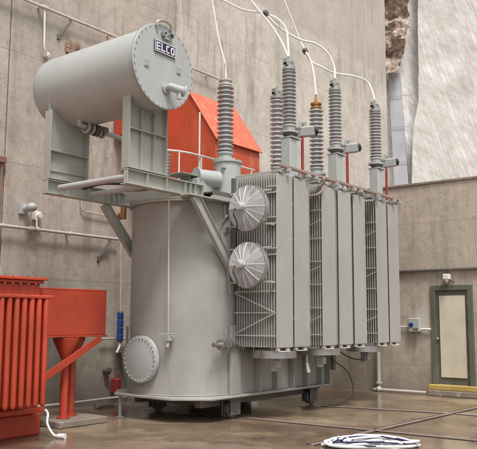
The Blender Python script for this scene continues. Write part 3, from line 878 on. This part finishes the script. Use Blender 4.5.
# brown rail and bearers the stands sit on
m = MB(); m.bx(9.55, 14.02, 6.545, 6.60, 4.05, 4.10, .006); m.build('edge_rail', M['edgerail'], T)
m = MB()
for x in (9.75, 10.35, 10.6, 11.3, 11.95, 12.2, 12.9, 13.62, 13.88): m.bx(x-.035, x+.035, 6.5, 7.6, 3.985, 4.042, .004)
for x in (10.0, 11.0, 12.3): m.bx(x-.04, x+.04, 7.5, 7.58, 3.577, 3.983, .004)
m.bx(12.6, 13.9, 7.36, 7.44, 3.93, 3.983, .004)
m.build_each('bearer', M['greygreen'], T)
m = MB()
for k, x in enumerate((9.6, 10.15, 10.75, 11.25, 11.62, 12.4, 12.75, 13.2, 13.55)):
    m.bx(x-.06, x+.07, 6.56, 6.74, 3.955, 3.982, .003); m.cyl((x+.02, 6.6, 3.94), (x+.02, 6.6, 4.045), .022, n=8)
m.build_each('bracket_lug', M['steel'], T)
m = MB(); m.tube([(12.0, 7.3, 4.28), (11.75, 6.95, 4.2), (10.90, 6.56, 4.08), (10.86, 6.53, 3.92), (10.70, 6.55, 3.76), (10.6, 6.7, 3.72)], .02, 8); m.build('earth_cable', M['edgerail'], T)
# ribbed cable riser and white railing
m = MB(); m.lathe([(.07 if k % 2 else .045, 3.80+k*.028) for k in range(20)], (8.62, 8.2, 0), (0, 0, 1), 16); m.build('ribbed_riser', M['steel'], T)
m = MB()
m.tube([(8.62, 8.6, 4.43), (8.9, 8.6, 4.49), (9.5, 8.6, 4.56), (10.2, 8.6, 4.575), (11.6, 8.6, 4.575)], .017, 8)
for x in (9.36, 9.96, 10.7, 11.5): m.tube([(x, 8.6, 3.58), (x, 8.6, 4.55)], .014, 8, False)
m.tube([(9.95, 8.64, 3.58), (9.95, 8.64, 5.40)], .017, 8, False)
m.build('handrail', M['white'], T)
m = MB(); m.cyl((8.7, 8.35, 3.6), (8.7, 8.35, 3.78), .08); m.build('cap_blue', M['blue'], T)
m = MB(); m.cyl((8.62, 9.2, 3.3), (8.62, 9.2, 3.5), .05); m.ball((8.6, 9.25, 3.35), .06); m.build('brass_fitting', M['copper'], T)

# ------------------------------------------------------------------ red enclosure behind
E_ = thing('red_enclosure', 'tall orange red steel enclosure with a sloping roof side, behind the grey transformer', 'enclosure', (11.5, 10, 0))
def yz(a, c, d): return Vector((d, a, c))
m = MB(); m.prism([(8.91, 4.4), (8.91, 5.10), (9.632, 6.16), (11.05, 6.16), (11.05, 4.4)], 10.75, 12.2, .008, yz); m.build('hood', M['redback'], E_)
# sloping roof sheet with a lip
a = Vector((0, 8.885, 5.085)); c_ = Vector((0, 9.62, 6.165)); nrm = Vector((0, -(c_.z-a.z), (c_.y-a.y))).normalized()
m = MB(); cen = (a+c_)/2+nrm*.02+Vector((11.475, 0, 0)); ln = (c_-a).length
rotm = Matrix((Vector((1, 0, 0)), (c_-a).normalized(), nrm)).transposed()
m.box(cen, (1.52, ln+.04, .018), rotm, .003)
m.build('roof_sheet', M['redroof'], E_)
m = MB(); m.bx(10.12, 10.745, 10.2, 11.15, 5.36, 6.15, .01); m.build('side_box', M['red'], E_)
m = MB(); m.bx(10.725, 10.748, 10.25, 10.42, 4.85, 5.15, .004); m.build('access_plate', M['rustred'], E_)
m = MB(); m.bx(11.0, 12.15, 9.72, 10.55, 1.0, 4.395, .01); m.build('lower_tank', M['red'], E_)
m = MB(); m.bx(11.05, 12.1, 9.77, 10.5, .0, .995, .01); m.build('pedestal', M['plinth'], E_)

# ------------------------------------------------------------------ left red transformer
Q = thing('red_transformer', 'orange red transformer with ribbed cooling tubes, beside the legs of its cable box', 'transformer', (5.6, 8.9, 0))
m = MB()
for k in range(17):
    x = 6.10-k*.113
    m.lathe([(0, -.002), (.018, .004), (.032, .02), (.037, .05), (.037, 1.36), (.03, 1.40), (0, 1.41)], (x, 7.94, .465), (0, 0, 1), 14)
    m.bx(x-.014, x+.014, 7.945, 8.28, .50, 1.86, .006)
m.build('cooling_tube', M['red'], Q)
m = MB(); m.bx(4.1, 6.19, 7.90, 8.02, 1.855, 1.90, .01); m.bx(6.145, 6.165, 7.96, 8.45, .50, 1.86, .006); m.bx(4.1, 6.14, 8.29, 8.34, .50, 1.85, .006); m.build('header', M['red'], Q)
m = MB(); m.bx(4.0, 6.42, 8.5, 10.1, .30, 2.08, .015); m.build('tank', M['red'], Q)
m = MB()
for k in range(18): m.cyl((4.3+k*.125, 8.44, 2.166), (4.3+k*.125, 8.44, 2.186), .014, n=6); m.cyl((4.3+k*.125, 8.44, 2.06), (4.3+k*.125, 8.44, 2.079), .014, n=6) if k < 17 else None
for k in range(9): m.cyl((6.82+k*.14, 8.892, 1.33), (6.82+k*.14, 8.875, 1.33), .010, n=6)
m.build('bolt_row', M['darkgrey'], Q)
m = MB(); m.bx(3.9, 6.50, 8.42, 10.18, 2.125, 2.165, .006); m.bx(3.95, 6.45, 8.46, 10.14, 2.08, 2.122, .006)
m.bolts((6.3, 8.9, 2.165), (0, 0, 1), .1, 5, .012, .03); m.build('cover', M['red'], Q)
m = MB(); m.bx(4.2, 6.56, 8.55, 10.0, .0, .30, .02); m.bx(4.2, 6.45, 8.35, 8.54, .33, .40, .01); m.build('base', M['red'], Q)
m = MB(); m.bx(6.78, 8.02, 8.9, 9.75, 1.345, 2.055, .008); m.bx(6.52, 6.775, 9.0, 9.5, 1.5, 1.95, .006); m.build('cable_box', M['red'], Q)
m = MB(); m.tube([(6.79, 8.898, 1.36), (6.79, 8.898, 2.04), (8.01, 8.898, 2.04), (8.01, 8.898, 1.36)], .004, 6, False); m.build('weld_bead', M['red'], Q)
m = MB(); m.bx(6.76, 8.045, 8.88, 9.77, 1.315, 1.343, .004); m.build('box_flange', M['red'], Q)
for (x, y) in ((7.33, 9.03), (7.60, 9.20)):
    m = MB(); m.cyl((x, y, .105), (x, y, 1.31), .062, n=20); m.cyl((x, y, .105), (x, y, .13), .10)
    m.lathe([(.06, 0), (.20, .3), (.20, .33), (.06, .33)], (x, y, .98), (0, 0, 1), 4 if False else 20)
    m.build('leg', M['red'], Q)
m = MB(); m.bar((6.68, 8.87, .66), (7.90, 8.87, 1.30), .02, .11, .003); m.bar((6.68, 8.91, .68), (7.90, 8.91, 1.32), .06, .012, .002); m.build('brace', M['red'], Q)
m = MB(); m.prism([(7.02, 8.72), (7.95, 8.72), (7.95, 9.55), (7.02, 9.55)], .003, .10, .012)
tag(m.build('concrete_plinth', M['plinth']), 'low wet concrete plinth under the two red legs', 'plinth')
m = MB(); m.tube([(6.50, 8.40, .36), (6.52, 8.36, .30), (6.47, 8.3, .18), (6.48, 8.18, .05), (6.50, 8.08, .03)], .017, 10); m.cyl((6.50, 8.10, .032), (6.53, 7.99, .034), .032, .036)
tag(m.build('drain_hose', M['dirtywhite']), 'short white hose drooping from the base of the red transformer to the floor', 'hose')

# ------------------------------------------------------------------ wall fittings, left wall
def pipe(name, pts, r, mat, label, cat, clips=(), smooth=False, clipmat=None, couplings=()):
    t = thing(name, label, cat, pts[0])
    m = MB(); m.tube(pts, r, 12, smooth); m.build('pipe_run', M[mat], t)
    if clips:
        for c in clips:
            m = MB(); c = Vector(c); m.lathe([(r+.001, -.02), (r+.012, -.02), (r+.012, .02), (r+.001, .02)], c, (1, 0, 0), 14)
            m.bx(c.x-.02, c.x+.02, c.y+r, 11.195, c.z-.012, c.z+.012); m.build('bracket', M[clipmat or mat], t)
    for c in couplings:
        m = MB(); c = Vector(c); m.cyl(c-Vector((.06, 0, 0)), c+Vector((.06, 0, 0)), r*1.7, n=16); m.build('coupling', M[clipmat or mat], t)
    return t
P1 = pipe('wall_pipe', [(5.5, 11.08, 7.48), (13.42, 11.08, 7.48)], .027, 'pinkpipe', 'long pale pipe high on the tall wall, above the grey oil cylinder', 'pipe',
     [(8.15, 11.08, 7.48), (9.9, 11.08, 7.48), (11.6, 11.08, 7.48), (13.1, 11.08, 7.48)], couplings=[(8.22, 11.08, 7.48)])
P2 = pipe('wall_pipe', [(5.5, 11.08, 3.215), (10.25, 11.08, 3.215)], .03, 'pinkpipe', 'lower pale pipe on the tall wall, running above the red transformer', 'pipe',
     [(7.5, 11.08, 3.215), (9.0, 11.08, 3.215)], couplings=[(8.13, 11.08, 3.215), (8.22, 11.08, 3.215)])
def diag(x, z, label):
    m = MB(); m.bar((x, 11.08, z), (x, 11.08, z-.03), .05, .05); m.bar((x, 11.06, z-.04), (x-.17, 11.19, z-.36), .035, .05, .003); m.box((x-.19, 11.18, z-.39), (.07, .03, .10))
    tag(m.build('pipe_bracket', M['darkgrey']), label, 'bracket')
diag(8.84, 7.45, 'dark diagonal bracket under the high pipe, right of the hanging rod')
diag(10.02, 3.18, 'dark diagonal bracket under the end of the lower wall pipe')
m = MB(); m.tube([(8.22, 11.08, 7.45), (8.24, 11.08, 6.82), (8.24, 11.08, 6.72), (8.28, 11.09, 6.64), (8.36, 11.12, 6.60)], .018, 8, False); m.ball((8.36, 11.13, 6.6), .05); m.cyl((8.36, 11.1, 6.6), (8.36, 11.19, 6.58), .045)
tag(m.build('hanging_conduit', M['white']), 'short white conduit dropping from the high pipe to a round wall fitting', 'conduit')
m = MB()
m.tube([(9.31, 11.14, 5.75), (9.31, 11.14, 3.80), (9.34, 11.14, 3.72), (9.42, 11.14, 3.69), (10.2, 11.14, 3.66)], .016, 8, False)
tag(m.build('wall_conduit', M['pinkpipe']), 'thin conduit running down the tall wall and turning right beside the far support', 'conduit')
m = MB(); m.ball((8.05, 11.0, 3.60), .10, (1, 1, .85)); m.cyl((8.05, 11.02, 3.60), (8.02, 11.199, 3.58), .07); m.box((7.97, 11.17, 3.58), (.13, .05, .2))
tag(m.build('wall_lamp', M['greyc']), 'rounded pale bulkhead lamp on the tall wall above the lower pipe', 'lamp')
m = MB(); m.bx(8.20, 8.36, 11.1, 11.19, 3.40, 3.56, .01); m.cyl((8.24, 11.08, 3.24), (8.24, 11.1, 3.42), .016); m.cyl((8.28, 11.1, 3.48), (8.28, 11.04, 3.48), .045)
tag(m.build('switch_box', M['white']), 'small white fitting just above the coupling of the lower wall pipe', 'switch')
m = MB(); m.bx(7.3, 7.56, 11.1, 11.19, 4.34, 4.46, .01); m.tube([(7.5, 11.15, 4.34), (7.49, 11.17, 3.3)], .02, 8, False)
tag(m.build('rusty_bracket', M['brown']), 'rusty bracket and rod in the wall joint at the left edge', 'bracket')
# broken-out patch in the wall: rough recess rim with rusty bolts
m = MB(); rr = random.Random(3)
for k in range(70):
    a = rr.random()*2*PI; q = .19*math.sqrt(rr.random())
    m.box((9.02+q*math.cos(a), 11.195, 6.93+q*math.sin(a)*.85), (.03+.06*rr.random(), .02+.04*rr.random(), .03+.05*rr.random()), Matrix.Rotation(rr.random()*3, 3, 'Y'), .003)
tag(m.build('broken_concrete_patch', M['patch']), 'rusty broken out patch with bolt stubs on the tall wall above the oil cylinder', 'patch')
m = MB(); rr = random.Random(8)
for k in range(5): m.cyl((13.6+rr.random()*.6, 11.2, 6.4+rr.random()*.5), (13.6+rr.random()*.6*0+.0+13.9-13.6, 11.13, 6.5), .016, n=6) if False else m.box((13.2+rr.random()*.5, 11.185, 6.2+rr.random()*.6), (.05, .04, .05), None, .004)
tag(m.build('anchor_stubs', M['brown']), 'cluster of small rusty anchor stubs on the tall wall left of the turret bushing', 'anchor')

# blue breather on its pipe (by the tank's left flank)
B = thing('dehydrating_breather', 'blue cylindrical breather hanging on a thin vertical pipe beside the tank', 'breather', (10.2, 10.9, 0))
m = MB(); m.tube([(10.17, 10.9, 3.18), (10.2, 10.9, 1.75)], .014, 8, False); m.build('vertical_pipe', M['pinkpipe'], B)
m = MB()
for k in range(4): m.lathe([(0, 0), (.058, 0), (.066, .01), (.066, .12), (.058, .13), (0, .13)], (10.2, 10.9, 1.16+k*.145), (0, 0, 1), 20)
m.build('cartridge', M['blue'], B)
m = MB()
for k in range(5): m.cyl((10.2, 10.9, 1.138+k*.145), (10.2, 10.9, 1.161+k*.145), .05)
m.build('clamp_ring', M['darkgrey'], B)
m = MB(); m.cyl((10.2, 10.9, 1.14), (10.2, 10.9, 1.05), .03); m.tube([(10.2, 10.9, 1.07), (10.16, 10.88, 1.02), (10.08, 10.86, .93)], .022, 8); m.build('outlet_spout', M['dirtywhite'], B)
m = MB(); m.tube([(9.85, 11.1, 1.20), (10.75, 11.1, 1.20)], .018, 8, False)
tag(m.build('wall_conduit', M['pinkpipe']), 'short horizontal conduit on the wall behind the blue breather', 'conduit')
m = MB(); m.cyl((10.1, 11.195, .57), (10.1, 11.08, .57), .07); m.cyl((10.1, 11.08, .57), (10.1, 11.05, .57), .04)
tag(m.build('wall_gauge', M['darkgrey']), 'small dark round fitting low on the wall under the blue breather', 'gauge')
m = MB(); m.tube([(10.45, 10.95, 1.45), (10.45, 10.95, .03)], .022, 8, False); m.bx(10.38, 10.52, 10.92, 11.19, .9, .93)
tag(m.build('standpipe', M['darkgrey']), 'dark vertical pipe by the wall at the left flank of the tank', 'pipe')
m = MB(); m.bx(10.2, 10.33, 10.95, 11.15, .12, .42, .02); m.cyl((10.26, 11.0, .42), (10.26, 11.0, .5), .03)
tag(m.build('hydrant_box', M['rustred']), 'small dark red box at the foot of the wall beside the tank', 'box')
m = MB(); m.tube([(7.6, 10.98, .045), (9.0, 10.95, .045), (10.2, 10.9, .06), (10.9, 10.75, .045), (11.5, 10.6, .045)], .022, 10)
tag(m.build('floor_pipe', M['dirtywhite']), 'white pipe lying on the floor along the foot of the tall wall', 'pipe')
m = MB()
for (x, y, a) in ((9.1, 10.2, .3), (9.35, 10.25, -.5), (9.2, 10.4, 1.0)): m.box((x, y, .03), (.2, .07, .05), Matrix.Rotation(a, 3, 'Z'), .01)
tag(m.build('rubble', M['plinth']), 'few broken concrete chips on the wet floor near the tall wall', 'rubble', None, 'stuff')
m = MB(); m.bx(8.46, 8.50, 9.0, 9.04, .003, .345, .004); m.bx(8.44, 8.53, 8.97, 9.07, .003, .018, .003)
tag(m.build('jack_post', M['sensor']), 'thin grey post under the corner of the tank base nearest the tall wall', 'post')

# ------------------------------------------------------------------ right wall fittings
L_ = thing('wall_lamp', 'small white bulkhead lamp on a bracket above the green framed door', 'lamp', (15.24, 6.08, 2.5))
m = MB(); m.bx(15.10, 15.248, 6.02, 6.16, 2.46, 2.58, .012); m.build('lamp_housing', M['white'], L_)
m = MB(); m.lathe([(.055, 0), (.06, -.04), (.04, -.08), (0, -.09)], (15.13, 6.09, 2.457), (0, 0, 1), 20); m.build('lamp_glass', M['steel'], L_)
m = MB(); m.tube([(15.21, 6.09, 2.58), (15.21, 6.09, 2.66)], .012, 8, False); m.tube([(15.2, 6.0, 2.45), (15.16, 5.95, 2.41)], .02, 8, False); m.build('lamp_cable', M['darkgrey'], L_)
S_ = thing('junction_box', 'blue grey junction box on paint splashed concrete, left of the door', 'electrical box', (15.24, 6.87, 1.5))
m = MB(); m.bx(15.12, 15.248, 6.73, 6.99, 1.34, 1.64, .015); m.build('box_body', M['greyc'], S_)
m = MB(); m.cyl((15.119, 6.92, 1.49), (15.105, 6.92, 1.49), .05); m.build('box_knob', M['blue'], S_)
m = MB(); m.bx(15.113, 15.1195, 6.76, 6.88, 1.38, 1.42, .002); m.build('box_latch', M['darkgrey'], S_)
m = MB(); m.tube([(15.2, 6.729, 1.40), (15.2, 6.5, 1.40)], .022, 8, False); m.tube([(15.2, 7.25, 1.45), (15.2, 6.991, 1.45)], .014, 8, False); m.build_each('box_conduit', M['white'], S_)
V_ = thing('standpipe', 'vertical pale pipe on the low wall beyond the radiators, turning along the floor', 'pipe', (15.15, 7.74, 0))
m = MB(); m.tube([(15.14, 7.74, 1.5), (15.14, 7.74, .06)], .042, 14, False); m.build('riser', M['greyc'], V_)
m = MB(); m.tube([(15.12, 7.85, .05), (15.12, 6.6, .05)], .034, 12, False); m.ball((15.13, 7.74, .06), .065); m.build('floor_run', M['pinkpipe'], V_)
m = MB(); m.cyl((15.14, 7.74, .18), (15.14, 7.74, .22), .075); m.build('flange', M['greygreen'], V_)

# ------------------------------------------------------------------ white hose heap in the foreground
Hh = thing('hose_coil', 'tangled heap of white hose on the wet floor at the bottom edge', 'hose', (8.55, 4.6, 0))
rr = random.Random(21)
for s in range(2):
    m = MB(); pts = []
    for k in range(90):
        a = k*.62+s*2+.5*math.sin(k*.8); q = .08+.22*abs(math.sin(k*.37+s*1.3))+.05*rr.random()
        cu, cv = q*1.75*math.cos(a), q*1.0*math.sin(a)
        pts.append((8.40+cu*.613+cv*.79+.06*rr.random(), 4.44-cu*.79+cv*.613, .022+.0013*k*(1-.5*abs(math.cos(a)))+.03*rr.random()))
    m.tube(pts, .016 if s == 0 else .009, 8); m.build('hose_loops', M['dirtywhite'] if s == 0 else M['navy'], Hh)
m = MB(); m.tube([(8.55, 4.6, .05), (8.62, 4.85, .03), (8.5, 4.98, .022), (8.3, 4.95, .022), (8.2, 5.02, .022)], .02, 8); m.build('hose_end', M['dirtywhite'], Hh)

# ------------------------------------------------------------------ overhead cables
def cable(pts, r, label, clamps=(), mat='cable'):
    t = thing('overhead_cable', label, 'cable', pts[-1], 'cables to the bushings')
    m = MB(); m.tube(pts, r, 8); m.build('conductor', M[mat], t)
    for c in clamps:
        m = MB(); m.box(c, (.12, .09, .09), Matrix.Rotation(.6, 3, 'Y'), .01); m.build('cable_clamp', M['darkgrey'], t)
CLAMP1 = (10.05, 7.1, 6.88); CLAMP2 = (11.33, 7.1, 6.72)
cable([(10.5, 9.4, 10.2), (10.24, 8.8, 8.35), (10.14, 8.53, 7.63), (10.03, 8.27, 6.79), (tx-.07, ty+.0, 6.14)], .011, 'thin cable dropping to the turret bushing, leftmost of the cables', mat='cable')
cable([(7.6, 9.6, 7.9), (9.31, 8.6, 7.65), (9.64, 8.4, 7.53), (10.04, 8.2, 7.5), (10.39, 8.0, 7.39), (10.79, 7.8, 7.4), (11.0, 7.6, 7.3), (10.98, 7.4, 7.04), (10.74, 7.2, 6.67), (10.47, 7.0, 6.26)], .018,
      'white cable arching in from the upper left to the first box mounted bushing', [(10.82, 7.76, 7.39)])
cable([(9.9, 9.0, 9.5), (10.46, 8.2, 8.1), (10.62, 7.96, 7.64), (10.68, 7.72, 7.3), (10.76, 7.48, 6.93), (10.64, 7.24, 6.59), (10.45, 7.0, 6.25)], .018,
      'white cable coming steeply from above to the first box mounted bushing')
cable([(10.82, 7.75, 7.36), (11.07, 7.6, 7.14), (11.51, 7.45, 7.02), (11.88, 7.3, 7.01), (12.1, 7.15, 6.83), (12.16, 7.05, 6.55), (12.08, 7.0, 6.29)], .02,
      'white cable from the left clamp drooping to the middle box mounted bushing')
cable([(12.1, 9.4, 11.0), (12.34, 8.6, 8.94), (12.39, 8.4, 8.41), (12.67, 8.21, 7.62), (12.6, 8.01, 7.26), (12.52, 7.81, 6.93), (12.33, 7.62, 6.5), (12.06, 7.42, 6.02)], .017,
      'white cable running straight down to the brown capped bushing', [(12.6, 8.01, 7.24)])
cable([(12.6, 8.01, 7.22), (12.6, 7.88, 7.0), (12.57, 7.61, 6.8), (12.94, 7.49, 6.74), (13.49, 7.36, 6.8), (13.85, 7.24, 6.76), (13.88, 7.12, 6.54), (13.76, 7.0, 6.26)], .02,
      'white cable sagging from the right clamp to the farthest bushing')

# ------------------------------------------------------------------ light, sky, camera
W = bpy.data.worlds.new('World'); scene.world = W; W.use_nodes = True
wn, wl = W.node_tree.nodes, W.node_tree.links
bg = wn['Background']
SUN_EL, SUN_AZ = 62, 235          # direction the light comes from, degrees counter-clockwise from +X
sky = wn.new('ShaderNodeTexSky'); sky.sky_type = 'NISHITA'; sky.sun_disc = False
sky.sun_elevation = R(SUN_EL); sky.sun_rotation = R(90-SUN_AZ)
sky.air_density = 1.0; sky.dust_density = 4.0; sky.ozone_density = 1.0
hs = wn.new('ShaderNodeHueSaturation'); hs.inputs['Saturation'].default_value = .3   # cloud-white sky
wl.new(sky.outputs[0], hs.inputs['Color'])
tint = wn.new('ShaderNodeMix'); tint.data_type = 'RGBA'; tint.blend_type = 'MULTIPLY'; tint.inputs[0].default_value = 1
tint.inputs[7].default_value = (1.0, .985, .965, 1)
wl.new(hs.outputs[0], tint.inputs[6]); wl.new(tint.outputs[2], bg.inputs[0]); bg.inputs[1].default_value = .13
sl = bpy.data.lights.new('sun', 'SUN'); sl.energy = 1.9; sl.angle = R(14); sl.color = (1, .965, .92)
so = bpy.data.objects.new('sun', sl); COL.objects.link(so)
dv = Vector((math.cos(R(SUN_EL))*math.cos(R(SUN_AZ)), math.cos(R(SUN_EL))*math.sin(R(SUN_AZ)), math.sin(R(SUN_EL))))
so.rotation_euler = dv.to_track_quat('Z', 'Y').to_euler()

cam = bpy.data.cameras.new('camera'); co_ = bpy.data.objects.new('camera', cam); COL.objects.link(co_)
az, pi_, ro = R(37.81), R(7.388), R(.235)
f = Vector((math.cos(az)*math.cos(pi_), math.sin(az)*math.cos(pi_), math.sin(pi_)))
r = Vector((math.sin(az), -math.cos(az), 0)); u = r.cross(f)
r2 = r*math.cos(ro)+u*math.sin(ro); u2 = -r*math.sin(ro)+u*math.cos(ro)
co_.matrix_world = Matrix.Translation((0, 0, 1.6)) @ Matrix((r2, u2, -f)).transposed().to_4x4()
cam.sensor_fit = 'HORIZONTAL'; cam.sensor_width = 36; cam.lens = 36*729.97/477
cam.clip_end = 3000; cam.clip_start = .1
scene.camera = co_
scene.view_settings.view_transform = 'Standard'; scene.view_settings.look = 'None'
scene.view_settings.gamma = 1; scene.view_settings.exposure = 0.55
scene.view_settings.use_curve_mapping = False
for o in list(bpy.data.objects):
    if '_org' in o.keys(): del o['_org']
